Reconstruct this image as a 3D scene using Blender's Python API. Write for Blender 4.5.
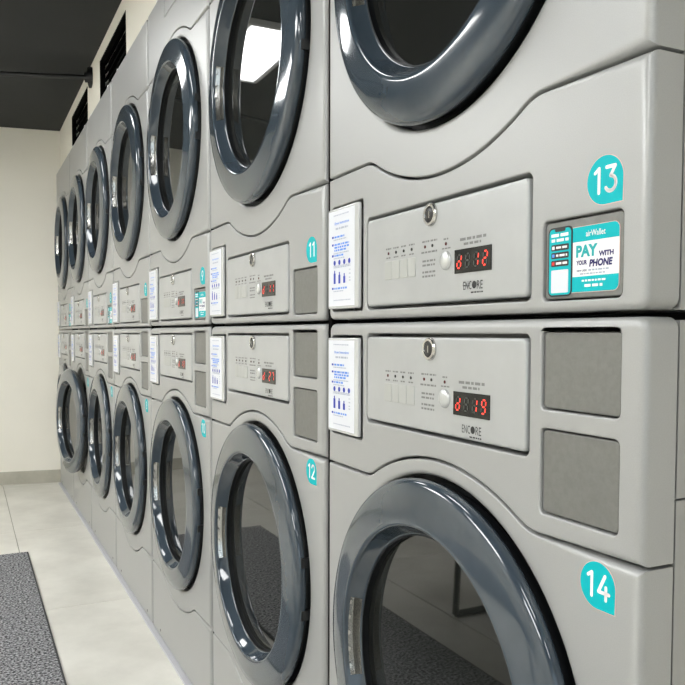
import bpy, bmesh, math, random
from mathutils import Vector, Matrix
from mathutils.geometry import tessellate_polygon
PI = math.pi
random.seed(7)
scene = bpy.context.scene
COL = scene.collection
for o in list(bpy.data.objects): bpy.data.objects.remove(o)

# ------------------------------------------------------------------ camera
F_PX, YAW, PITCH, ROLL = 772.308, 0.45501, -0.04592, 0.00217
cam_d = bpy.data.cameras.new('camera'); cam = bpy.data.objects.new('camera', cam_d); COL.objects.link(cam)
fw = Vector((math.sin(YAW)*math.cos(PITCH), math.cos(YAW)*math.cos(PITCH), math.sin(PITCH)))
rt = Vector((math.cos(YAW), -math.sin(YAW), 0)); up = rt.cross(fw)
r2 = rt*math.cos(ROLL)+up*math.sin(ROLL); u2 = up*math.cos(ROLL)-rt*math.sin(ROLL)
M = Matrix((r2, u2, -fw)).transposed().to_4x4(); M.translation = (-0.54605, -0.48529, 0.97866)
cam.matrix_world = M
cam_d.sensor_width = 36; cam_d.lens = F_PX/685*36; cam_d.shift_y = 26.321/685
cam_d.clip_start = 0.02; cam_d.clip_end = 100
scene.camera = cam

# ------------------------------------------------------------------ world and exposure
w = bpy.data.worlds.new('world'); scene.world = w; w.use_nodes = True
w.node_tree.nodes['Background'].inputs[0].default_value = (0.80, 0.90, 1.0, 1)
w.node_tree.nodes['Background'].inputs[1].default_value = 1.6
vs = scene.view_settings
vs.view_transform = 'Standard'; vs.look = 'None'; vs.gamma = 1; vs.use_curve_mapping = False
vs.exposure = 0.20
LAMP = 13.0          # strength of the ceiling light diffusers

# ------------------------------------------------------------------ materials
MATS = {}
def mat(name, col, rough=0.5, metal=0.0, spec=0.5, coat=0.0, noise=None, bump=None, emit=None, estr=0.0, ior=None):
    if name in MATS: return MATS[name]
    m = bpy.data.materials.new(name); m.use_nodes = True; MATS[name] = m
    nt = m.node_tree; b = nt.nodes['Principled BSDF']
    b.inputs['Base Color'].default_value = (*col, 1); b.inputs['Roughness'].default_value = rough
    b.inputs['Metallic'].default_value = metal; b.inputs['Specular IOR Level'].default_value = spec
    b.inputs['Coat Weight'].default_value = coat; b.inputs['Coat Roughness'].default_value = 0.03
    if ior: b.inputs['IOR'].default_value = ior
    if emit:
        b.inputs['Emission Color'].default_value = (*emit, 1); b.inputs['Emission Strength'].default_value = estr
    tc = nt.nodes.new('ShaderNodeTexCoord')
    if noise:
        col2, scale, detail = noise[:3]
        n = nt.nodes.new('ShaderNodeTexNoise'); n.inputs['Scale'].default_value = scale; n.inputs['Detail'].default_value = detail
        n.inputs['Roughness'].default_value = 0.6
        nt.links.new(tc.outputs['Object'], n.inputs['Vector'])
        r = nt.nodes.new('ShaderNodeValToRGB'); lo, hi = noise[3] if len(noise) > 3 else (0.35, 0.65)
        r.color_ramp.elements[0].position = lo; r.color_ramp.elements[1].position = hi
        r.color_ramp.elements[0].color = (*col, 1); r.color_ramp.elements[1].color = (*col2, 1)
        nt.links.new(n.outputs['Fac'], r.inputs['Fac']); nt.links.new(r.outputs['Color'], b.inputs['Base Color'])
    if bump:
        scale, strength, dist = bump
        n = nt.nodes.new('ShaderNodeTexNoise'); n.inputs['Scale'].default_value = scale; n.inputs['Detail'].default_value = 3
        nt.links.new(tc.outputs['Object'], n.inputs['Vector'])
        bp = nt.nodes.new('ShaderNodeBump'); bp.inputs['Strength'].default_value = strength; bp.inputs['Distance'].default_value = dist
        nt.links.new(n.outputs['Fac'], bp.inputs['Height']); nt.links.new(bp.outputs['Normal'], b.inputs['Normal'])
    return m

PAINT = mat('silver_paint', (0.385, 0.388, 0.384), 0.36, 0.22, 0.5, noise=((0.410, 0.413, 0.409), 900, 2), bump=(700, 0.05, 0.0004))
PLATE = mat('brushed_plate', (0.455, 0.465, 0.468), 0.30, 0.25, 0.5, noise=((0.485, 0.495, 0.498), 14, 3))
COVER = mat('cover_steel', (0.200, 0.200, 0.190), 0.42, 0.45, 0.5, noise=((0.222, 0.222, 0.212), 160, 3))
CABINET = mat('cabinet_grey', (0.36, 0.36, 0.35), 0.42, 0.15)
SLATE = mat('slate_gloss', (0.040, 0.056, 0.073), 0.10, 0.0, 0.5, coat=0.45, noise=((0.046, 0.062, 0.080), 30, 2))
BLACK = mat('black_rubber', (0.005, 0.006, 0.007), 0.5, 0.0, 0.25)
HINGE = mat('hinge_black', (0.008, 0.009, 0.010), 0.3)
GLASS = mat('smoked_glass', (0.010, 0.011, 0.010), 0.025, 0.0, 0.5, ior=1.56, noise=((0.014, 0.015, 0.014), 3, 2))
CHROME = mat('satin_chrome', (0.62, 0.61, 0.58), 0.22, 0.9)
DRUM = mat('drum_steel', (0.35, 0.35, 0.34), 0.35, 0.8)
DARK = mat('lock_black', (0.012, 0.012, 0.012), 0.3)
DISPLAY = mat('display_black', (0.010, 0.011, 0.011), 0.10)
SEG_OFF = mat('segment_dim', (0.035, 0.038, 0.036), 0.4)
SEG_ON = mat('segment_red', (0.6, 0.03, 0.02), 0.4, emit=(1.0, 0.06, 0.035), estr=1.0)
INK = mat('ink_black', (0.02, 0.02, 0.022), 0.5)
INKGREY = mat('ink_grey', (0.20, 0.20, 0.20), 0.5)
LEDRED = mat('led_dark_red', (0.10, 0.012, 0.015), 0.25)
KEYPAD = mat('keypad_grey', (0.47, 0.48, 0.465), 0.35, 0.2)
BUTTON = mat('button_silver', (0.60, 0.61, 0.60), 0.22, 0.4)
ACRYL = mat('acrylic_frame', (0.60, 0.61, 0.61), 0.15, 0.1, 0.5, coat=0.6)
PAPER = mat('paper_white', (0.74, 0.76, 0.82), 0.35, coat=0.3)
BLUE = mat('ink_blue', (0.012, 0.04, 0.42), 0.5)
SKYBLUE = mat('ink_skyblue', (0.10, 0.28, 0.78), 0.5)
PALEINK = mat('ink_pale', (0.42, 0.46, 0.56), 0.5)
NAVY = mat('ink_navy', (0.018, 0.012, 0.13), 0.5)
TEAL = mat('teal_vinyl', (0.0, 0.47, 0.52), 0.5, 0.0, 0.2)
TEALINK = mat('teal_ink', (0.0, 0.40, 0.42), 0.4)
PINK = mat('pale_pink_edge', (0.72, 0.50, 0.44), 0.45)
WHITE = mat('white_vinyl', (0.90, 0.90, 0.90), 0.4)
REDINK = mat('ink_red', (0.75, 0.02, 0.02), 0.5)
CAPW = mat('white_cap', (0.85, 0.85, 0.85), 0.4)
WALL = mat('cream_paint', (0.85, 0.82, 0.735), 0.75, noise=((0.88, 0.85, 0.765), 1.6, 3), bump=(60, 0.04, 0.002))
CEIL = mat('charcoal_ceiling', (0.013, 0.015, 0.016), 0.75, noise=((0.017, 0.019, 0.020), 2.0, 3))
PIPE = mat('black_pipe', (0.004, 0.004, 0.005), 0.45)
VENT = mat('vent_black', (0.003, 0.003, 0.003), 0.9, 0.0, 0.05)
GROUT = mat('grout', (0.34, 0.32, 0.27), 0.9)
TILE = mat('tile_beige', (0.61, 0.59, 0.53), 0.30, 0.0, 0.5, noise=((0.80, 0.78, 0.715), 3.2, 8, (0.32, 0.66)), bump=(25, 0.03, 0.002))
SKIRT = mat('skirting_tile', (0.40, 0.385, 0.32), 0.4, noise=((0.48, 0.46, 0.39), 7, 5))
STRIP = mat('pale_sealant', (0.52, 0.52, 0.55), 0.5)
CARPET = mat('carpet_pile', (0.035, 0.035, 0.038), 0.95, 0.0, 0.1, noise=((0.50, 0.50, 0.51), 130, 3, (0.40, 0.64)), bump=(140, 1.0, 0.006))
CARPETB = mat('carpet_binding', (0.05, 0.05, 0.052), 0.9)
FRAME = mat('white_frame', (0.8, 0.8, 0.8), 0.4)
DIFF = mat('lamp_diffuser', (0.9, 0.9, 0.9), 0.5, emit=(0.985, 1.0, 0.995), estr=LAMP)
BENCHM = mat('bench_steel', (0.008, 0.008, 0.009), 0.35, 0.3)
BENCHT = mat('bench_top', (0.10, 0.10, 0.105), 0.5, noise=((0.13, 0.13, 0.13), 8, 4))
PANE = mat('added_window_pane', (0.9, 0.95, 0.95), 0.02)
PANE.node_tree.nodes['Principled BSDF'].inputs['Transmission Weight'].default_value = 1.0

# ------------------------------------------------------------------ mesh helpers
class MB:
    """collects verts and faces of ONE mesh object"""
    def __init__(s): s.v = []; s.f = []
    def add(s, vs, fs):
        n = len(s.v); s.v += [tuple(p) for p in vs]; s.f += [tuple(i+n for i in f) for f in fs]; return s
    def box(s, x0, x1, y0, y1, z0, z1):
        return s.add([(x0,y0,z0),(x1,y0,z0),(x1,y1,z0),(x0,y1,z0),(x0,y0,z1),(x1,y0,z1),(x1,y1,z1),(x0,y1,z1)],
                     [(0,3,2,1),(4,5,6,7),(0,1,5,4),(1,2,6,5),(2,3,7,6),(3,0,4,7)])
    def cyl(s, p0, p1, r, n=16, r1=None):
        p0, p1 = Vector(p0), Vector(p1); d = (p1-p0).normalized(); r1 = r if r1 is None else r1
        a = d.cross(Vector((0,0,1)) if abs(d.z) < .9 else Vector((1,0,0))).normalized(); b = d.cross(a)
        vs = [p0+(a*math.cos(t)+b*math.sin(t))*r for t in [2*PI*i/n for i in range(n)]]
        vs += [p1+(a*math.cos(t)+b*math.sin(t))*r1 for t in [2*PI*i/n for i in range(n)]]
        fs = [(i, i+n, (i+1) % n+n, (i+1) % n) for i in range(n)] + [tuple(range(n)), tuple(reversed(range(n, 2*n)))]
        return s.add(vs, fs)
    def spin(s, prof, cx, cz, n=96, a0=0, a1=2*PI, caps=False, skip=None):
        """prof = (r, y) list spun about the local y axis through (cx, cz)"""
        full = abs(a1-a0-2*PI) < 1e-6; m = n if full else n+1
        vs = []
        for i in range(m):
            t = a0+(a1-a0)*i/n
            for r, y in prof: vs.append((cx+r*math.cos(t), y, cz+r*math.sin(t)))
        k = len(prof); fs = []
        for i in range(n):
            j = (i+1) % m
            for q in range(k-1):
                if skip and skip(i, q): continue
                fs.append((i*k+q, i*k+q+1, j*k+q+1, j*k+q))
        return s.add(vs, fs)
    def disc(s, cx, cz, y, r, n=32):
        return s.add([(cx+r*math.cos(2*PI*i/n), y, cz+r*math.sin(2*PI*i/n)) for i in range(n)], [tuple(range(n))])
    def poly(s, pts, y, depth):
        """flat print: outline (u,z) with small thickness towards +y"""
        n = len(pts)
        tri = tessellate_polygon([[Vector((a, b, 0)) for a, b in pts]])
        vs = [(a, y, b) for a, b in pts]+[(a, y+depth, b) for a, b in pts]
        fs = list(tri)+[(i, (i+1) % n, (i+1) % n+n, i+n) for i in range(n)]
        return s.add(vs, fs)
    def build(s, name, m, parent=None, angle=None, loc=None):
        me = bpy.data.meshes.new(name); me.from_pydata(s.v, [], s.f); me.validate(); me.update()
        bm = bmesh.new(); bm.from_mesh(me); bmesh.ops.recalc_face_normals(bm, faces=bm.faces); bm.to_mesh(me); bm.free()
        if m: me.materials.append(m)
        if angle is not None:
            me.polygons.foreach_set('use_smooth', [True]*len(me.polygons)); me.set_sharp_from_angle(angle=math.radians(angle))
        o = bpy.data.objects.new(name, me); COL.objects.link(o); o.parent = parent
        if loc: o.location = loc
        return o

def tag(o, label=None, cat=None, group=None, kind=None):
    for k, v in (('label', label), ('category', cat), ('group', group), ('kind', kind)):
        if v: o[k] = v
    return o
def empty(name, loc, rz=0.0):
    o = bpy.data.objects.new(name, None); COL.objects.link(o); o.location = loc; o.rotation_euler = (0, 0, rz); o.empty_display_size = .1
    return o
def rrect(u0, u1, z0, z1, r, n=5):
    pts = []
    for cx, cz, a in ((u1-r, z1-r, 0), (u0+r, z1-r, 90), (u0+r, z0+r, 180), (u1-r, z0+r, 270)):
        for i in range(n+1):
            t = math.radians(a+90*i/n); pts.append((cx+r*math.cos(t), cz+r*math.sin(t)))
    return pts                                   # counter-clockwise
def circle(cx, cz, r, n=96): return [(cx+r*math.cos(2*PI*i/n), cz+r*math.sin(2*PI*i/n)) for i in range(n)]
def area(p): return sum(p[i][0]*p[(i+1) % len(p)][1]-p[(i+1) % len(p)][0]*p[i][1] for i in range(len(p)))/2
def normals(p):
    """outward normals of a CCW loop, mitred"""
    n = len(p); out = []
    for i in range(n):
        a, b, c = p[i-1], p[i], p[(i+1) % n]
        d1 = Vector((b[0]-a[0], b[1]-a[1])).normalized(); d2 = Vector((c[0]-b[0], c[1]-b[1])).normalized()
        n1 = Vector((d1.y, -d1.x)); n2 = Vector((d2.y, -d2.x)); m = (n1+n2)
        if m.length < 1e-6: m = n1.copy()
        m.normalize(); k = max(0.5, m.dot(n1)); out.append(m/k)
    return out
def plate(mb, outer, holes, y0, thick, r_out, r_hole=0.002, steps=4, back=True):
    """panel with rounded front edges; outline in (u,z), front at y0, going back to y0+thick"""
    loops = [(outer, 1.0, r_out)]+[(h, -1.0, r_hole) for h in holes]
    fronts = []
    for pts, sgn, r in loops:
        if area(pts) < 0: pts = pts[::-1]
        N = normals(pts); n = len(pts)
        rr = r if isinstance(r, (list, tuple)) else [r]*n
        rings = []
        prof = [(1.0+0.35, 0.0)]+[(1-math.sin(t), 1-math.cos(t)) for t in [PI/2*i/steps for i in range(steps+1)]]
        for a, d in prof:
            rings.append([(pts[i][0]-sgn*N[i].x*rr[i]*a, y0+rr[i]*d, pts[i][1]-sgn*N[i].y*rr[i]*a) for i in range(n)])
        rings.append([(pts[i][0], y0+thick, pts[i][1]) for i in range(n)])
        base = len(mb.v)
        for q in rings: mb.v += q
        for k in range(len(rings)-1):
            for i in range(n):
                j = (i+1) % n
                mb.f.append((base+k*n+i, base+k*n+j, base+(k+1)*n+j, base+(k+1)*n+i))
        fronts.append((base, n, rings[0]))
    tri = tessellate_polygon([[Vector((x, z, 0)) for x, y, z in f[2]] for f in fronts])
    idx = []
    for b, n, _ in fronts: idx += list(range(b, b+n))
    for t in tri: mb.f.append(tuple(idx[i] for i in t))
    return mb
TEXTC = {}
def text_geo(s, bold=0.0, shear=0.0):
    key = (s, bold, shear)
    if key in TEXTC: return TEXTC[key]
    c = bpy.data.curves.new('t', 'FONT'); c.body = s; c.offset = bold; c.shear = shear; c.resolution_u = 3
    o = bpy.data.objects.new('t', c); COL.objects.link(o)
    dg = bpy.context.evaluated_depsgraph_get(); me = bpy.data.meshes.new_from_object(o.evaluated_get(dg))
    v = [(p.co.x, p.co.y) for p in me.vertices]; f = [tuple(p.vertices) for p in me.polygons]
    bpy.data.objects.remove(o); bpy.data.curves.remove(c); bpy.data.meshes.remove(me)
    x0 = min(a for a, b in v); x1 = max(a for a, b in v); z0 = min(b for a, b in v); z1 = max(b for a, b in v)
    TEXTC[key] = ([((a-x0)/(x1-x0), (b-z0)/(z1-z0)) for a, b in v], f); return TEXTC[key]
def text(mb, s, u0, u1, z0, z1, y, bold=0.0, shear=0.0):
    v, f = text_geo(s, bold, shear)
    return mb.add([(u0+a*(u1-u0), y, z0+b*(z1-z0)) for a, b in v], f)
def dashes(mb, u0, u1, z, h, y, rnd):
    """a line of print too small to read: word-long bars"""
    u = u0
    while u < u1-h*.6:
        L = min(h*rnd.uniform(1.2, 3.6), u1-u); mb.add([(u, y, z), (u+L, y, z), (u+L, y, z+h), (u, y, z+h)], [(0,1,2,3)]); u += L+h*.7
    return mb
# stroke digits on a 0..1 x 0..1.6 box
def arc(cx, cz, r, a0, a1, n=12, rz=None):
    rz = rz or r
    return [(cx+r*math.cos(math.radians(a0+(a1-a0)*i/n)), cz+rz*math.sin(math.radians(a0+(a1-a0)*i/n))) for i in range(n+1)]
STROKE = {
 '0': [arc(.5, .8, .40, 90, 450, 28, .72)],
 '1': [[(.30, 1.30), (.62, 1.52), (.62, .08)]],
 '2': [arc(.5, 1.14, .38, 165, -35, 14)+[(.12, .09), (.92, .09)]],
 '3': [[(.14, 1.51), (.82, 1.51), (.46, .98)]+arc(.46, .53, .42, 80, -150, 16, .44)],
 '4': [[(.62, 1.52), (.10, .48), (.95, .48)], [(.70, .85), (.70, .08)]],
 '5': [[(.84, 1.51), (.24, 1.51), (.18, .90)]+arc(.46, .54, .42, 110, -150, 16, .45)],
 '6': [[(.72, 1.52), (.26, .86)], arc(.5, .50, .40, 90, 450, 24, .42)],
 '7': [[(.10, 1.51), (.88, 1.51), (.38, .08)]],
 '8': [arc(.5, 1.17, .32, 90, 450, 24, .34), arc(.5, .46, .40, 90, 450, 24, .38)],
 '9': [[(.28, .08), (.74, .74)], arc(.5, 1.10, .40, 90, 450, 24, .42)],
}
def stroke(mb, pts, wd, y):
    """ribbon with round ends"""
    h = wd/2
    for i in range(len(pts)-1):
        a, b = Vector(pts[i]), Vector(pts[i+1]); d = b-a
        if d.length < 1e-9: continue
        d.normalize(); n = Vector((-d.y, d.x))*h
        q = [a+n, a-n, b-n, b+n]
        mb.add([(p.x, y, p.y) for p in q], [(0,1,2,3)])
    for i, p in enumerate(pts):
        mb.disc(p[0], p[1], y-0.00001, h, 10)
def number(mb, s, cx, cz, h, y, wd):
    k = h/1.6; ws = [(.62 if c == '1' else 1.0) for c in s]; gap = .34
    tot = (sum(ws)+gap*(len(s)-1))*k; u = cx-tot/2
    for c, wch in zip(s, ws):
        off = -.12 if c == '1' else 0
        for st in STROKE[c]: stroke(mb, [(u+(a+off)*k, cz-h/2+b*k) for a, b in st], wd, y)
        u += (wch+gap)*k
SEGS = {'a': ((.0,1.),(1.,1.)), 'b': ((1.,1.),(1.,.5)), 'c': ((1.,.5),(1.,0.)), 'd': ((0.,0.),(1.,0.)), 'e': ((0.,.5),(0.,0.)), 'f': ((0.,1.),(0.,.5)), 'g': ((0.,.5),(1.,.5))}
DIG = {'d': 'bcdeg', ' ': '', '1': 'bc', '2': 'abged', '9': 'abcdfg', '3': 'abcdg', '7': 'abc', '5': 'afgcd', '8': 'abcdefg', '6': 'afgedc', '4': 'fgbc', '0': 'abcdef'}
def seven(on, off, ch, u, z, wd, h, y):
    for k, (p, q) in SEGS.items():
        P = [Vector((u+a*wd+(b-.5)*h*.13, z+b*h)) for a, b in (p, q)]; d = (P[1]-P[0]).normalized(); t = .0011
        A, B = P[0]+d*.0010, P[1]-d*.0010; n = Vector((-d.y, d.x))*t
        mb = on if k in DIG[ch] else off
        pts = [A, A+d*t+n, B-d*t+n, B, B-d*t-n, A+d*t-n]
        mb.add([(v.x, y, v.y) for v in pts], [(0,1,2,3,4,5)])

# ------------------------------------------------------------------ setting
W = 0.686; NCOL = 7; ZC = 2.275
XL, YF = -3.1, -3.3
def wally(x): return 4.842-0.17*min(x-0.03, 0)            # far end wall stands slightly askew
def struct(mb, name, m, **k): return tag(mb.build(name, m, **k), kind='structure')
fl = struct(MB().add([(XL, YF, -.004), (.8, YF, -.004), (.8, wally(.8), -.004), (XL, wally(XL), -.004), (XL, YF, -.06), (.8, YF, -.06), (.8, wally(.8), -.06), (XL, wally(XL), -.06)],
     [(0,1,2,3),(4,7,6,5),(0,4,5,1),(1,5,6,2),(2,6,7,3),(3,7,4,0)]), 'floor', GROUT)
g = .0016
def clip_wall(x0, x1, y0, y1):
    pts = [(x0, y0), (x1, y0), (x1, min(y1, wally(x1)-.002)), (x0, min(y1, wally(x0)-.002))]
    return pts
for i in range(-5, 2):
    for j in range(-3, 4):
        x0, x1 = max(-.342+.6*i, XL), min(-.342+.6*(i+1), .79); y0 = max(3.588+1.2*(j-2), YF); y1 = 3.588+1.2*(j-1)
        if x1-x0 < .02 or y0 > wally(x1)-.02 or y1 < YF+.02: continue
        p = clip_wall(x0+g, x1-g, y0+g, y1-g); e = .0012
        if p[2][1] < p[1][1]+.01: continue
        q = [(p[0][0]+e, p[0][1]+e), (p[1][0]-e, p[1][1]+e), (p[2][0]-e, p[2][1]-e), (p[3][0]+e, p[3][1]-e)]
        cx, cy = (x0+x1)/2, (y0+y1)/2
        mb = MB().add([(a-cx, b-cy, -.004) for a, b in p]+[(a-cx, b-cy, -.0008) for a, b in p]+[(a-cx, b-cy, 0) for a, b in q],
            [(8,9,10,11)]+[(k, (k+1) % 4, (k+1) % 4+4, k+4) for k in range(4)]+[(k+4, (k+1) % 4+4, (k+1) % 4+8, k+8) for k in range(4)])
        mb.build('floor_tile', TILE, fl, loc=(cx, cy, 0))
def slab(p, q, z0, z1, nx, ny):
    """wall slab from p to q with thickness vector (nx,ny)"""
    a = [(p[0], p[1]), (q[0], q[1]), (q[0]+nx, q[1]+ny), (p[0]+nx, p[1]+ny)]
    return [(x, y, z0) for x, y in a]+[(x, y, z1) for x, y in a], [(0,1,2,3),(4,7,6,5),(0,4,5,1),(1,5,6,2),(2,6,7,3),(3,7,4,0)]
struct(MB().add(*slab((XL-.1, wally(XL-.1)), (.03, wally(.03)), -.06, ZC+.06, 0, .1)).add(*slab((.03, wally(.03)), (.9, wally(.03)), -.06, ZC+.06, 0, .1)), 'wall_back', WALL)
struct(MB().add(*slab((XL, wally(XL)), (.028, wally(.028)), 0.0, .083, 0, -.010)), 'baseboard_back', SKIRT)
struct(MB().add(*slab((XL, YF), (XL, wally(XL)), -.06, ZC+.06, -.1, 0)), 'wall_left', WALL)
struct(MB().add(*slab((.80, YF), (.80, wally(.8)), -.06, ZC+.06, .1, 0)), 'wall_right', WALL)
# front wall (behind the camera) with an unseen window added for daylight fill
mb = MB(); x0, x1, z0, z1 = -2.7, -.3, .5, 2.1
for a, b, c, d in ((XL-.1, x0, -.06, ZC+.06), (x1, .9, -.06, ZC+.06), (x0, x1, -.06, z0), (x0, x1, z1, ZC+.06)): mb.box(a, b, YF-.1, YF, c, d)
struct(mb, 'wall_front', WALL)
mb = MB()
for a, b, c, d in ((x0, x0+.05, z0, z1), (x1-.05, x1, z0, z1), (x0+.05, x1-.05, z0, z0+.05), (x0+.05, x1-.05, z1-.05, z1), (-1.525, -1.475, z0+.05, z1-.05)): mb.box(a, b, YF-.07, YF-.02, c, d)
wf = struct(mb, 'added_window_1', BENCHM)
for a, b in ((x0+.05, -1.525), (-1.475, x1-.05)): MB().box(a, b, YF-.05, YF-.044, z0+.05, z1-.05).build('added_window_pane', PANE, wf)
# bulkhead wall above the machines, with two vent openings
OPEN = [(2.58, 3.21), (3.60, 4.225)]; zb, zt = 2.002, 2.212
mb = MB(); X0, X1 = .03, .10
mb.box(X0, X1, YF, wally(.03), zt, ZC)
ys = [YF]+[v for o in OPEN for v in o]+[wally(.03)]
for k in range(0, len(ys), 2): mb.box(X0, X1, ys[k], ys[k+1], zb, zt)
struct(mb, 'wall_bulkhead', WALL)
struct(MB().box(XL-.1, .9, YF-.1, 5.6, ZC, ZC+.06), 'ceiling', CEIL)
for n, (a, b) in enumerate(OPEN):
    v = empty('vent_grille', (.0315, (a+b)/2, zb)); hw = (b-a)/2-.002
    m_ = MB(); m_.box(.035, .04, -hw, hw, .001, zt-zb-.002); m_.build('backing', VENT, v)
    fr = MB()
    for y0_, y1_, z0_, z1_ in ((-hw, -hw+.008, .001, zt-zb-.002), (hw-.008, hw, .001, zt-zb-.002), (-hw+.008, hw-.008, .001, .009), (-hw+.008, hw-.008, zt-zb-.010, zt-zb-.002)):
        fr.box(-.0025, .02, y0_, y1_, z0_, z1_)
    fr.build('vent_frame', VENT, v)
    for k in range(5):
        z_ = .03+k*.037
        MB().add([(.004, -hw+.008, z_), (.004, hw-.008, z_), (.028, hw-.008, z_+.020), (.028, -hw+.008, z_+.020), (.004, -hw+.008, z_-.002), (.004, hw-.008, z_-.002), (.028, hw-.008, z_+.018), (.028, -hw+.008, z_+.018)],
            [(0,1,2,3),(4,7,6,5),(0,4,5,1),(1,5,6,2),(2,6,7,3),(3,7,4,0)]).build('louvre', VENT, v)
    tag(v, ['long black vent opening above the dryers, beside the pipe flange', 'black vent opening above the dryers in the corner by the end wall'][n], 'vent', 'black vents above the dryers')
# ceiling pipe with wall flange
pr = empty('ceiling_pipe', (.03, 3.467, 2.214))
pr.rotation_euler = (0, 0, -math.atan(.34))
MB().cyl((-.004, 0, 0), (-2.6, 0, 0), .011, 14).build('pipe', PIPE, pr, angle=40)
MB().cyl((.012, .0, 0), (-.012, 0, 0), .049, 28).build('flange', PIPE, pr, angle=40)
MB().cyl((-.012, 0, 0), (-.030, 0, 0), .024, 20).build('collar', PIPE, pr, angle=40)
for dz in (-.032, .032): MB().cyl((-.011, 0, dz), (-.016, 0, dz), .0045, 8).build('screw', CAPW, pr)
tag(pr, 'black ceiling pipe ending in a round flange on the bulkhead', 'pipe')
# pale sealant strip along the feet of the machines
struct(MB().box(-.014, .012, 0, 4.80, 0, .006), 'trim_1', STRIP)
# black strips added in place of the deep shade between dryer columns
for k in range(1, NCOL): struct(MB().box(.0045, .035, k*W-.0043, k*W+.0075, .012, 1.984), f'trim_{k+1}', VENT)
# ceiling lights over the aisle
def ceiling_light(x, y, lab, a, b, grp):
    v = empty('ceiling_light', (x, y, ZC))
    MB().box(-a, a, -b, b, -.016, -.010).build('diffuser', DIFF, v)
    m_ = MB()
    for q in ((-a-.02, -a, -b-.02, b+.02), (a, a+.02, -b-.02, b+.02), (-a, a, -b-.02, -b), (-a, a, b, b+.02)): m_.box(*q, -.024, 0)
    m_.build('frame', FRAME, v)
    tag(v, lab, 'light', grp)
for y, lab in ((2.95, 'nearest the cream end wall'), (1.25, 'above the carpet runner by badge 12'), (-.95, 'just before the dryer with badge 13'), (-2.35, 'nearest the added window')):
    ceiling_light(-.66, y, 'narrow white ceiling light over the dryer aisle, '+lab, .125, .34, 'narrow ceiling lights over the dryer aisle')
for y, lab in ((3.25, 'nearest the cream end wall'), (1.05, 'beyond the steel bench'), (-1.15, 'nearest the added window')):  # unseen wide panels, added as fill for the lower dryer fronts
    ceiling_light(-2.15, y, 'added wide fill light panel across the aisle, '+lab, .38, .60, 'added fill light panels across the aisle')

# floor mat
mt = empty('floor_mat', (-.54, 1.2, 0)); x0, x1, y0, y1 = -.225, .225, -2.6, 1.968
m_ = MB(); plate_pts = None
m_.add([(x0, y0, .0005), (x1, y0, .0005), (x1, y1, .0005), (x0, y1, .0005), (x0, y0, .008), (x1, y0, .008), (x1, y1, .008), (x0, y1, .008)], [(0,3,2,1),(4,5,6,7),(0,1,5,4),(1,2,6,5),(2,3,7,6),(3,0,4,7)])
m_.build('pile', CARPET, mt)
m_ = MB(); e = .006
for q in ((x0-e, x0, y0-e, y1+e), (x1, x1+e, y0-e, y1+e), (x0, x1, y0-e, y0), (x0, x1, y1, y1+e)): m_.box(*q, .0005, .0065)
m_.build('binding', CARPETB, mt)
tag(mt, 'dark grey speckled carpet runner on the tiles beside the dryers', 'mat')

# bench on the other side of the aisle (seen in the door glass)
bn = empty('steel_bench', (-1.17, 1.22, 0))
MB().box(-.24, .24, -.62, .62, .43, .46).build('seat', BENCHT, bn)
for sy in (-1, 1):
    m_ = MB(); y = sy*.48
    for p, q in (((-.2, y, .43), (-.22, y, .012)), ((.2, y, .43), (.22, y, .012)), ((-.22, y, .012), (.22, y, .012))): m_.cyl(p, q, .012, 10)
    m_.build('leg_frame', BENCHM, bn)
MB().cyl((0, -.48, .42), (0, .48, .42), .010, 10).build('stretcher', BENCHM, bn)
tag(bn, 'black framed bench across the aisle, mirrored in the dryer door glass', 'bench')

# ------------------------------------------------------------------ the tumble dryers
UC = .332; RD = .274; HX = UC+.270         # door centre across, door radius, hinge axis
UL, UR = .0045, .6710; KW = .1810; SAG = .050
def seam(z, up, uL=UL, uR=UR):
    """seam line from left to right with the arch round the door; up = +1 / -1"""
    R = (KW*KW+SAG*SAG)/(2*SAG); cz = z+up*(SAG-R); half = math.asin(KW/R); fil = .016
    arcp = [(UC+R*math.sin(-half+2*half*i/36), cz+up*R*math.cos(-half+2*half*i/36)) for i in range(37)]
    arcp = [p for p in arcp if abs(p[0]-UC) < KW-fil*.8]
    def bez(a, b, c, n=6): return [((1-t)**2*a[0]+2*t*(1-t)*b[0]+t*t*c[0], (1-t)**2*a[1]+2*t*(1-t)*b[1]+t*t*c[1]) for t in [i/n for i in range(n+1)]]
    L = bez((UC-KW-fil, z), (UC-KW, z), arcp[0]); Rr = bez(arcp[-1], (UC+KW, z), (UC+KW+fil, z))
    return [(uL, z)]+L+arcp[1:-1]+Rr+[(uR, z)]
def straight(z, r, uL=UL, uR=UR, top=True):
    """edge with rounded corners from left to right"""
    s = 1 if top else -1
    L = [(uL+r-r*math.cos(PI/2*i/5), z-s*r+s*r*math.sin(PI/2*i/5)) for i in range(6)]
    return L+[(uR-(p[0]-uL), p[1]) for p in L[::-1]]
GAP = .0018
def outline(bot, top): return bot+top[::-1]      # CCW seen from the front
def radii(bot, top, rb, rtp, rs=.005):
    """rounded radius for each vertex: sides get rs"""
    def side(p, r): return [(.004 if k == 0 else .010) if k in (0, len(p)-1) and r < rs else r for k in range(len(p))]
    return side(bot, rb)+side(top, rtp)[::-1]
def shift(p, d): return [(a, b+d) for a, b in p]

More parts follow.
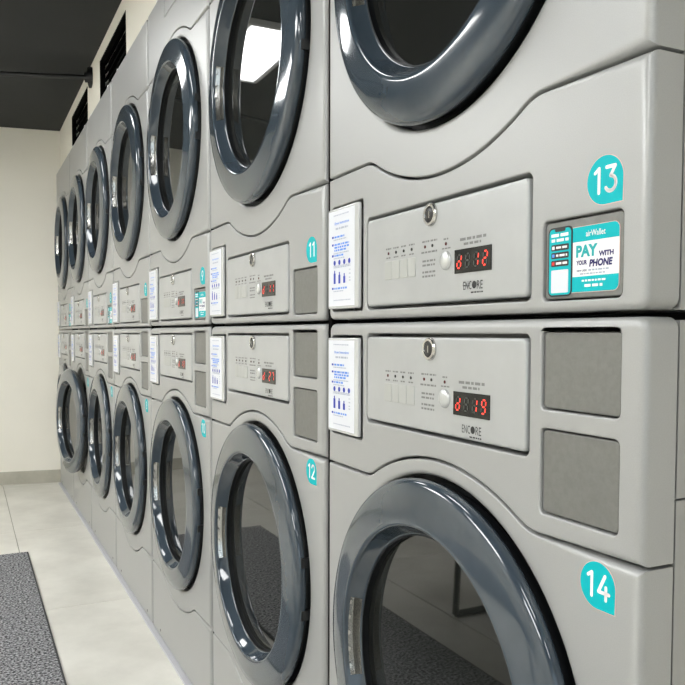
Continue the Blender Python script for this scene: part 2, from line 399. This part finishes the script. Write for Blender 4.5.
def glaze_door(root, zc):
    """the round door; origin on its hinge axis"""
    d = MB()
    ox, oz = UC-HX, 0.0
    prof = [(.262, -.0040), (.2715, -.0045), (.2732, -.0060), (.2740, -.0105), (.2728, -.0160), (.2695, -.0200), (.264, -.0224), (.254, -.0242), (.242, -.0258), (.230, -.0272), (.2195, -.0284), (.2155, -.0287),
            (.2130, -.0282), (.2115, -.0266), (.2106, -.0240), (.2100, -.0220), (.2006, -.0065), (.1998, -.0052), (.1985, -.0044), (.196, -.0042)]
    H0, H1 = 15, 16; N = 128
    lo, hi = N//2-6, N//2+6
    d.spin(prof, ox, oz, N, skip=lambda i, q: q == H0 and lo <= i < hi)
    door = d.build('door', SLATE, root, angle=42, loc=(HX, 0, zc))
    MB().spin([(.250, .014), (.2650, .014), (.2675, .011), (.2680, -.0040), (.2670, -.0060), (.258, -.0060)], ox, oz, 96).build('door_rim', HINGE, door, angle=40)
    gk = MB().spin([(.1995, -.0040), (.1975, -.0048), (.1962, -.0042), (.1956, .0010), (.1952, .0056), (.1850, .0090)], ox, oz, 96)
    gk.build('gasket', BLACK, door, angle=40)
    gl = MB()
    rings = [(.1960, .0050), (.12, .0050), (.06, .0050)]
    gl.spin(rings, ox, oz, 96); k = len(gl.v); gl.v.append((ox, .0050, oz))
    gl.f += [(i*3+2, ((i+1) % 96)*3+2, k) for i in range(96)]
    gl.build('door_glass', GLASS, door, angle=60)
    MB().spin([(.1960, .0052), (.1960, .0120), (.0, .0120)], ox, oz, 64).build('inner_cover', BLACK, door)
    # handle: chrome pocket let into the funnel on the side away from the hinge
    h = MB(); a0, a1 = 2*PI*lo/N, 2*PI*hi/N; n = hi-lo
    def rp(r, y, t): return (ox+r*math.cos(t), y, oz+r*math.sin(t))
    fr, bk = (.2100, -.0220), (.2006, -.0065)
    vs = []
    for i in range(n+1):
        t = a0+(a1-a0)*i/n
        vs += [rp(*fr, t), rp(.2170, -.0212, t), rp(.2260, -.0165, t), rp(.2240, -.0075, t), rp(.2120, -.0058, t), rp(*bk, t)]
    fs = [(i*6+q, i*6+q+1, i*6+q+7, i*6+q+6) for i in range(n) for q in range(5)]
    fs += [tuple(range(6)), tuple(n*6+k for k in range(6))]
    h.add(vs, fs)
    ho = h.build('handle', CHROME, door, angle=40)
    for k in range(5):                                       # finger ridges along the pocket
        t = a0+(a1-a0)*(k+.5)/5
        h2 = MB(); h2.cyl(rp(.2240, -.0170, t), rp(.2150, -.0195, t), .0050, 10, .0038)
        h.add(h2.v, h2.f)
    me = ho.data; bpy.data.objects.remove(ho); bpy.data.meshes.remove(me)
    h.build('handle', CHROME, door, angle=40)
    for a in (-9, 11):
        t = math.radians(a); c = Vector((ox+.2735*math.cos(t), 0, oz+.2735*math.sin(t))); 
        MB().box(c.x-.004, c.x+.0020, -.0130, .0080, c.z-.009, c.z+.009).build('hinge', HINGE, door)
    return door

def digits(cp, led, zofs):
    off = MB()
    for k, ch in enumerate(led):
        on = MB(); seven(on, off, ch, .3802+k*.0174, .8850+zofs, .0076, .0160, -.0031)
        if on.f: tag(on.build('lit_digit', SEG_ON, cp), kind='stuff')
    tag(off.build('dark_segments', SEG_OFF, cp), kind='stuff')
def control_panel(root, u0, u1, z0, z1, led, zofs):
    """plate with lock, keypad, lamps, button, display and print; zofs shifts the printed layout"""
    m_ = MB(); y = -.0015
    plate(m_, rrect(u0, u1, z0, z1, .007), [], y, .030, .0035)
    cp = m_.build('control_panel', PLATE, root, angle=35)
    Z = lambda v: v+zofs
    # lock
    lk = MB().spin([(.0150, y), (.0150, y-.0025), (.0135, y-.0042), (.0108, y-.0042), (.0095, y-.001), (.0095, y+.0)], .327, Z(.9545), 32).build('lock_ring', CHROME, cp, angle=40)
    MB().spin([(.0094, y-.0006), (.0094, y-.0030), (.0080, y-.0036), (.0, y-.0036)], .327, Z(.9545), 24).build('lock_barrel', DARK, cp, angle=40)
    MB().box(.3262, .3278, y-.0040, y-.0035, Z(.9500), Z(.9590)).add([(0,0,0)], []).build('key_slot', CHROME, cp)
    # keypad of four keys
    for k in range(4):
        a = .2025+k*.0216; mk = MB()
        plate(mk, rrect(a, a+.0208, Z(.8775), Z(.9035), .002, 3), [], y-.0008, .0009, .0006)
        mk.build('key', KEYPAD, cp, angle=35)
        mb_ = MB().spin([(.0021, y-.0001), (.0021, y-.0008), (.0, y-.0011)], a+.0104, Z(.9145), 12); mb_.build('indicator_lamp', LEDRED if k == 0 else DARK, cp)
    for a in (.3125, .3305):
        MB().spin([(.0021, y-.0001), (.0021, y-.0008), (.0, y-.0011)], a, Z(.9145), 12).build('indicator_lamp', LEDRED if a < .32 else DARK, cp)
    MB().spin([(.0021, y-.0001), (.0021, y-.0008), (.0, y-.0011)], .3625, Z(.9135), 12).build('indicator_lamp', LEDRED, cp)
    # round start button
    bt = MB().spin([(.0120, y-.0001), (.0116, y-.0022), (.0095, y-.0040), (.0050, y-.0050), (.0, y-.0053)], .3635, Z(.8925), 28)
    bt.build('start_button', BUTTON, cp, angle=60)
    # tiny printed legends
    pm = MB(); rnd = random.Random(3); yy = y-.0003
    for k in range(4):
        a = .2025+k*.0216; dashes(pm, a+.003, a+.018, Z(.9198), .0022, yy, rnd); dashes(pm, a+.004, a+.017, Z(.9072), .0020, yy, rnd)
    dashes(pm, .3050, .3230, Z(.9200), .0024, yy, rnd); dashes(pm, .3260, .3420, Z(.9200), .0024, yy, rnd)
    dashes(pm, .3030, .3420, Z(.9060), .0024, yy, rnd)
    for z_ in (.8945, .8890, .8800, .8745): dashes(pm, .3060, .3380, Z(z_), .0026, yy, rnd)
    dashes(pm, .3570, .3680, Z(.9185), .0022, yy, rnd); dashes(pm, .3535, .3735, Z(.9070), .0018, yy, rnd)
    tag(pm.build('legend_print', INKGREY, cp), kind='stuff')
    pm = MB(); dashes(pm, .394, .448, Z(.9135), .0034, yy, rnd); dashes(pm, .402, .438, Z(.9078), .0030, yy, rnd)
    tag(pm.build('display_caption', INKGREY, cp), kind='stuff')
    # display
    MB().box(.3835, .4590, y-.0012, y+.001, Z(.8745), Z(.9035)).build('display', DISPLAY, cp)
    # maker's lettering under the display
    lg = MB(); text(lg, 'ENC', .4020, .4192, Z(.8540), Z(.8640), yy); text(lg, 'RE', .4305, .4420, Z(.8540), Z(.8640), yy)
    lg.disc(.4248, Z(.8592), yy-.0001, .0046, 20)
    dashes(lg, .4180, .4425, Z(.8495), .0018, yy, rnd)
    lg.build('brand_lettering', INK, cp)
    for x in [x for x in bpy.data.objects if x.parent == cp]:
        for v in x.data.vertices: v.co = (.1385+(v.co.x-.1425)*.975, v.co.y, v.co.z+.004)
    digits(cp, led, zofs)
    return cp

def card_holder(root, u0, u1, z0, z1):
    """clear display frame with the printed instruction card"""
    m_ = MB(); y = -.0055
    plate(m_, rrect(u0, u1, z0, z1, .004, 3), [], y, .0052, .0022)
    ch = m_.build('card_holder', ACRYL, root, angle=35)
    p0, p1, q0, q1 = u0+.004, u1-.0125, z0+.0045, z1-.004; yy = y-.0003
    MB().box(p0, p1, yy, y+.001, q0, q1).build('instruction_card', PAPER, ch)
    wd, ht = p1-p0, q1-q0; P = lambda a: p0+a*wd; Q = lambda b: q0+b*ht; rnd = random.Random(5); y1 = yy-.0002
    t = MB(); text(t, 'Dryer Instructions', P(.24), P(.80), Q(.845), Q(.880), y1, .02); t.build('card_heading', SKYBLUE, ch)
    t = MB()
    for b in (.715, .635, .520, .175): t.add([(P(.13), y1, Q(b)), (P(.20), y1, Q(b)), (P(.20), y1, Q(b+.022)), (P(.13), y1, Q(b+.022))], [(0,1,2,3)])
    for k in range(4):
        a = .20+k*.19; t.disc(P(a+.04), Q(.455), y1, .0042, 14)
        if k < 3: t.add([(P(a), y1, Q(.235)), (P(a+.08), y1, Q(.235)), (P(a+.08), y1, Q(.345-.02*k)), (P(a), y1, Q(.345-.02*k))], [(0,1,2,3)])
        if k < 3: t.add([(P(a+.02), y1, Q(.345-.02*k)), (P(a+.06), y1, Q(.345-.02*k)), (P(a+.06), y1, Q(.375-.02*k)), (P(a+.02), y1, Q(.375-.02*k))], [(0,1,2,3)])
    tag(t.build('card_pictograms', BLUE, ch), kind='stuff')
    t = MB()
    for b, e_ in ((.715, .62), (.635, .80), (.605, .84), (.575, .70), (.520, .58), (.175, .72)): dashes(t, P(.23), P(e_), Q(b), .0030, y1, rnd)
    tag(t.build('card_subheadings', SKYBLUE, ch), kind='stuff')
    t = MB(); dashes(t, P(.28), P(.76), Q(.800), .0030, y1, rnd)
    for b, e_ in ((.690, .70), (.548, .80), (.495, .62), (.415, .85), (.400, .85), (.150, .60), (.055, .88), (.945, .80)): dashes(t, P(.20), P(e_), Q(b), .0018, y1, rnd)
    for b in (.36, .32, .28, .25): dashes(t, P(.80), P(.86), Q(b), .0018, y1, rnd)
    tag(t.build('card_small_print', PALEINK, ch), kind='stuff')
    return ch

def cover(root, u0, u1, z0, z1):
    m_ = MB(); plate(m_, rrect(u0+.0018, u1-.0018, z0+.0018, z1-.0018, .005, 4), [], .0030, .028, .0016)
    return m_.build('blank_cover', COVER, root, angle=35)

def payment_sticker(root, zofs):
    """printed sticker on the upper recess cover (the square code is left blank)"""
    SX = lambda p, q, r: (.532+(p-.543)*.9565, q, 1.0135+(r-1.0105)*.935+zofs); y = .0030-.0004
    a, b, c, d = .5500, .6510, 1.0175, 1.0860
    st = MB(); st.poly(rrect(a-.0006, b+.0006, c-.0006, d+.0006, .0075, 6), y, .0003)
    st.v = [SX(*t) for t in st.v]
    so = st.build('payment_sticker', PINK, root); e = .0001
    def sub(name, m, fn):
        q = MB(); fn(q); q.v = [SX(*t) for t in q.v]; q.build(name, m, so)
    sub('sticker_face', WHITE, lambda q: q.poly(rrect(a, b, c, d, .007, 6), y-.0001, .0001))
    def head(q):
        p = rrect(a, b, c, d, .007, 6)[:14]; q.poly(p+[(a, 1.0705), (b, 1.0705)], y-.0003, .0001)
    def foot(q):
        p = rrect(a, b, c, d, .007, 6)[14:]; q.poly([(b, 1.0338), (a, 1.0338)]+p, y-.0003, .0001)
    sub('header_band', TEAL, head); sub('footer_band', TEAL, foot)
    sub('header_lettering', WHITE, lambda q: text(q, 'airWallet', .6060, .6330, 1.0750, 1.0812, y-.0005, .01))
    sub('pay_lettering', TEALINK, lambda q: text(q, 'PAY', .5920, .6225, 1.0540, 1.0668, y-.0003, .05))
    def nv(q):
        text(q, 'WITH', .6240, .6440, 1.0530, 1.0585, y-.0003, .05)
        text(q, 'YOUR', .5925, .6080, 1.0458, 1.0508, y-.0003, .05); text(q, 'PHONE', .6110, .6430, 1.0430, 1.0508, y-.0003, .05, .15)
        text(q, 'NEW USER?', .5935, .6080, 1.0388, 1.0410, y-.0003, .02)
    sub('navy_lettering', NAVY, nv)
    def gp(q):
        r = random.Random(9); dashes(q, .6100, .6380, 1.0390, .0017, y-.0003, r); dashes(q, .5980, .6330, 1.0356, .0015, y-.0003, r)
    sub('small_print', PALEINK, gp)
    def fp(q):
        r = random.Random(4); dashes(q, .6010, .6340, 1.0282, .0019, y-.0005, r); dashes(q, .6050, .6300, 1.0225, .0028, y-.0005, r)
    sub('footer_print', WHITE, fp)
    # phone picture
    ph = (.5500, .5868, 1.0140, 1.0895)
    sub('phone_body', INK, lambda q: q.poly(rrect(ph[0], ph[1], ph[2], ph[3], .0065, 6), y-.0008, .0007))
    sub('phone_screen', TEAL, lambda q: q.poly(rrect(ph[0]+.0018, ph[1]-.0018, ph[2]+.0018, ph[3]-.0018, .005, 6), y-.0010, .0002))
    sub('phone_notch', INK, lambda q: q.poly(rrect(.5605, .5765, 1.0845, 1.0893, .002, 4), y-.0012, .0002))
    def pw(q):
        text(q, 'DOWNLOAD', .5548, .5822, 1.0790, 1.0830, y-.0012, .03); text(q, 'APP NOW', .5560, .5815, 1.0735, 1.0772, y-.0012, .03)
    pw2 = lambda q: (dashes(q, .5550, .5822, 1.0792, .0034, y-.0012, random.Random(2)), dashes(q, .5555, .5815, 1.0738, .0032, y-.0012, random.Random(8)))
    sub('phone_caption', WHITE, pw2)
    for k in range(3):
        z_ = 1.0640-k*.0086
        sub('app_button', INK, lambda q: q.poly(rrect(.5552, .5820, z_, z_+.0068, .0014, 3), y-.0012, .0002))
        sub('app_button_print', WHITE, lambda q: dashes(q, .5630, .5800, z_+.0022, .0024, y-.0014, random.Random(k)))
        sub('app_button_icon', [WHITE, SKYBLUE, REDINK][k], lambda q: q.poly(rrect(.5566, .5604, z_+.0016, z_+.0052, .0005, 2), y-.0014, .0002))
    sub('blank_code_panel', PAPER, lambda q: q.poly(rrect(.5556, .5816, 1.0180, 1.0430, .0010, 2), y-.0012, .0002))
    return so

def badge(root, s, cx, cz):
    """teal drop-shaped number sticker with a square lower right corner"""
    def drop(r):
        p = [(cx+r*math.cos(t), cz+r*math.sin(t)) for t in [2*PI*i/48 for i in range(37)]]
        return p+[(cx+r*.98, cz-r*.98)]
    m_ = MB().poly(drop(.0236), -.0003, .0003); bo = m_.build('number_badge', PINK, root)
    MB().poly(drop(.0229), -.0005, .0002).build('badge_face', TEAL, bo)
    d = MB(); number(d, s, cx+.0005, cz, .0255, -.0007, .0036 if len(s) == 2 else .004); d.build('badge_number', WHITE, bo)
    return bo

def shell(root, z0, z1, split):
    """steel cabinet behind the front panels, open drum port in its front"""
    m_ = MB(); a, b, y0, y1 = UL+.001, UR-.001, .044, .74; t = .003
    m_.box(a, a+t, y0, y1, z0, split-.001); m_.box(a, a+t, y0, y1, split+.001, z1)
    m_.box(b-t, b, y0, y1, z0, split-.001); m_.box(b-t, b, y0, y1, split+.001, z1)
    m_.box(a+t, b-t, y1-t, y1, z0, z1); m_.box(a+t, b-t, y0, y1-t, z0, z0+t); m_.box(a+t, b-t, y0, y1-t, z1-t, z1)
    return m_.build('cabinet', CABINET, root)
def bulk(root, zc, z0, z1):
    m_ = MB(); plate(m_, [(UL+.005, z0+.004), (UR-.005, z0+.004), (UR-.005, z1-.004), (UL+.005, z1-.004)], [circle(UC, zc, .205, 64)], .0445, .004, .0004)
    m_.build('inner_front', CABINET, root, angle=30)
    MB().spin([(.290, .040), (.288, .0225), (.245, .0205), (.212, .0215), (.205, .030), (.204, .046)], UC, zc, 72).build('door_seal', BLACK, root, angle=50)
    MB().spin([(.204, .046), (.215, .080), (.270, .090), (.270, .560), (.0, .575)], UC, zc, 64).build('drum', DRUM, root, angle=30)

def finish_panel(name, root, bot, top, holes, rb, rtp, zlo=0, rs=.005, rh=.0022):
    m_ = MB(); o = outline(bot, top); plate(m_, o, holes, 0.0, .0405, radii(bot, top, rb, rtp, rs), rh)
    return m_.build(name, PAINT, root, angle=38)

CARD = (.0165, .1250); CTRL = (.1375, .5140); COV = (.5320, .6420)
def lower_dryer(num, led):
    r = empty('tumble_dryer', (0, 0, 0), -PI/2)
    zc = .515
    shell(r, .0, .9915, .825); bulk(r, zc, .0, .9915)
    MB().box(.05, .62, .12, .70, .9885, .9955).build('top_spacer', BLACK, r)
    bot = straight(.010, .006, top=False); top = shift(seam(.2290, -1), -GAP)
    finish_panel('kick_panel', r, bot, top, [], .003, .0026)
    bot = shift(seam(.2290, -1), GAP); top = shift(seam(.7645, 1), -GAP)
    finish_panel('door_panel', r, bot, top, [circle(UC, zc, .2775)], .0018, .0018, rh=.0065)
    bot = shift(seam(.7645, 1), GAP); top = straight(.9945, .012)
    holes = [rrect(*CARD, .8145, .9755, .006), rrect(*CTRL, .8450, .9785, .009), rrect(*COV, .8990, .9825, .007), rrect(*COV, .7885, .8795, .007)]
    finish_panel('control_fascia', r, bot, top, holes, .0026, .009)
    for u in (.109, .60): MB().spin([(.0045, .0), (.0045, -.0012), (.0, -.0018)], u, .030, 10).build('panel_screw', INKGREY, r)
    control_panel(r, CTRL[0]+.0045, CTRL[1]-.0045, .8498, .9738, led, 0.0)
    card_holder(r, .0115, CARD[1]-.0045, .8185, .9715)
    cover(r, *COV, .8990, .9825); cover(r, *COV, .7885, .8795)
    badge(r, num, .6180, .7355)
    glaze_door(r, zc)
    return r
def upper_dryer(num, led, sticker, hatch):
    r = empty('tumble_dryer', (0, 0, 0), -PI/2)
    B = .9955                                        # stands on the lower dryer; parts measured from there
    zc = 1.522-B
    shell(r, .0055, .9945, .19); bulk(r, zc, .0055, .9945)
    MB().box(.05, .62, .12, .70, .0, .0085).build('base_spacer', BLACK, r)
    bot = straight(1.0010-B, .012, top=False); top = shift(seam(1.2315-B, -1), -GAP)
    holes = [rrect(*CARD, 1.0140-B, 1.1830-B, .006), rrect(*CTRL, 1.0140-B, 1.1510-B, .009), rrect(*COV, 1.0125-B, 1.0950-B, .007)]
    finish_panel('control_fascia', r, bot, top, holes, .006, .0026)
    bot = shift(seam(1.2315-B, -1), GAP); top = shift(seam(1.7730-B, 1), -GAP)
    finish_panel('door_panel', r, bot, top, [circle(UC, zc, .2775)], .0018, .0018, rh=.0065)
    bot = shift(seam(1.7730-B, 1), GAP); top = straight(1.9895-B, .008)
    hp = [rrect(.225, .460, 1.9065-B, 1.9720-B, .007)] if hatch else []
    finish_panel('top_panel', r, bot, top, hp, .0026, .004)
    if hatch:
        m_ = MB(); plate(m_, rrect(.2285, .4565, 1.9100-B, 1.9685-B, .005), [], .0010, .03, .002); m_.build('access_hatch', PAINT, r, angle=35)
    for u in (.11, .575):
        MB().cyl((u, .010, 1.9885-B), (u, .010, 2.0005-B), .0080, 14, .0065).build('top_plug', CAPW, r, angle=40)
    control_panel(r, CTRL[0]+.0045, CTRL[1]-.0045, 1.0188-B, 1.1462-B, led, .1735-B)
    card_holder(r, .0115, CARD[1]-.0045, 1.0180-B, 1.1790-B)
    cover(r, *COV, 1.0125-B, 1.0950-B)
    if sticker: payment_sticker(r, -B)
    badge(r, num, .6185, 1.1240-B)
    glaze_door(r, zc)
    return r
def copy_tree(o, parent=None):
    c = o.copy(); COL.objects.link(c); c.parent = parent
    for ch in [x for x in bpy.data.objects if x.parent == o]: copy_tree(ch, c)
    return c
def drop_parts(r, names):
    for ch in [x for x in bpy.data.objects if x.parent == r and x.name.split('.')[0] in names]:
        for g_ in [x for x in bpy.data.objects if x.parent == ch]: bpy.data.objects.remove(g_)
        bpy.data.objects.remove(ch)
def relight(r, led, zofs):
    """new digits on a copied display"""
    cp = [x for x in bpy.data.objects if x.parent == r and x.name.split('.')[0] == 'control_panel'][0]
    for x in [x for x in bpy.data.objects if x.parent == cp and x.name.split('.')[0] in ('lit_digit', 'dark_segments')]: bpy.data.objects.remove(x)
    digits(cp, led, zofs)

ORD = ['nearest', 'second', 'third', 'fourth', 'fifth', 'sixth', 'seventh']
from_wall = ['seventh', 'sixth', 'fifth', 'fourth', 'third', 'second', 'first']
LED = [('d 12', 'd 19'), ('d 11', 'd 27'), ('d 11', 'd 13'), ('d 12', 'd 13'), ('d 11', 'd 12'), ('d 11', 'd 12'), ('d 12', 'd 11')]
lows, ups = [], []
for k in range(NCOL):
    n_up, n_lo = 13-2*k, 14-2*k; sticker = k in (0, 2, 4, 6)
    y = (k+1)*W
    if k == 0: lo = lower_dryer('14', LED[0][1]); lows.append(lo)
    else:
        lo = copy_tree(lows[0]); lows.append(lo)
        drop_parts(lo, ('number_badge',)); badge(lo, str(n_lo), .6180, .7355); relight(lo, LED[k][1], 0.0)
    if k == 0: hi = upper_dryer('13', LED[0][0], True, False); ups.append(hi)
    else:
        hi = copy_tree(ups[0]); ups.append(hi)
        drop_parts(hi, ('number_badge',)+(() if sticker else ('payment_sticker',)))
        badge(hi, str(n_up), .6185, 1.1240-.9955); relight(hi, LED[k][0], .1735-.9955)
        if k == 2:
            drop_parts(hi, ('top_panel',)); B = .9955
            bot = shift(seam(1.7730-B, 1), GAP); top = straight(1.9895-B, .008)
            finish_panel('top_panel', hi, bot, top, [rrect(.225, .460, 1.9065-B, 1.9720-B, .007)], .0026, .004)
            m_ = MB(); plate(m_, rrect(.2285, .4565, 1.9100-B, 1.9685-B, .005), [], .0010, .03, .002); m_.build('access_hatch', PAINT, hi, angle=35)
    lo.location = (0, y, 0); hi.location = (0, y, .9955)
    extra = ', round door ajar' if k == 5 else ''
    tag(lo, f'lower grey tumble dryer, teal badge {n_lo}, {from_wall[k]} from cream end wall{extra}', 'dryer', 'stacked tumble dryers in a row')
    tag(hi, f'upper grey tumble dryer with teal badge {n_up}, {from_wall[k]} from the cream end wall' + (', payment sticker' if sticker else ''), 'dryer', 'stacked tumble dryers in a row')
    if k == 5:
        dr = [x for x in bpy.data.objects if x.parent == lo and x.name.split('.')[0] == 'door'][0]
        dr.rotation_euler = (0, 0, math.radians(7)); dr.location = (HX+.014, -.014, .515); dr['label'] = 'round door standing ajar'
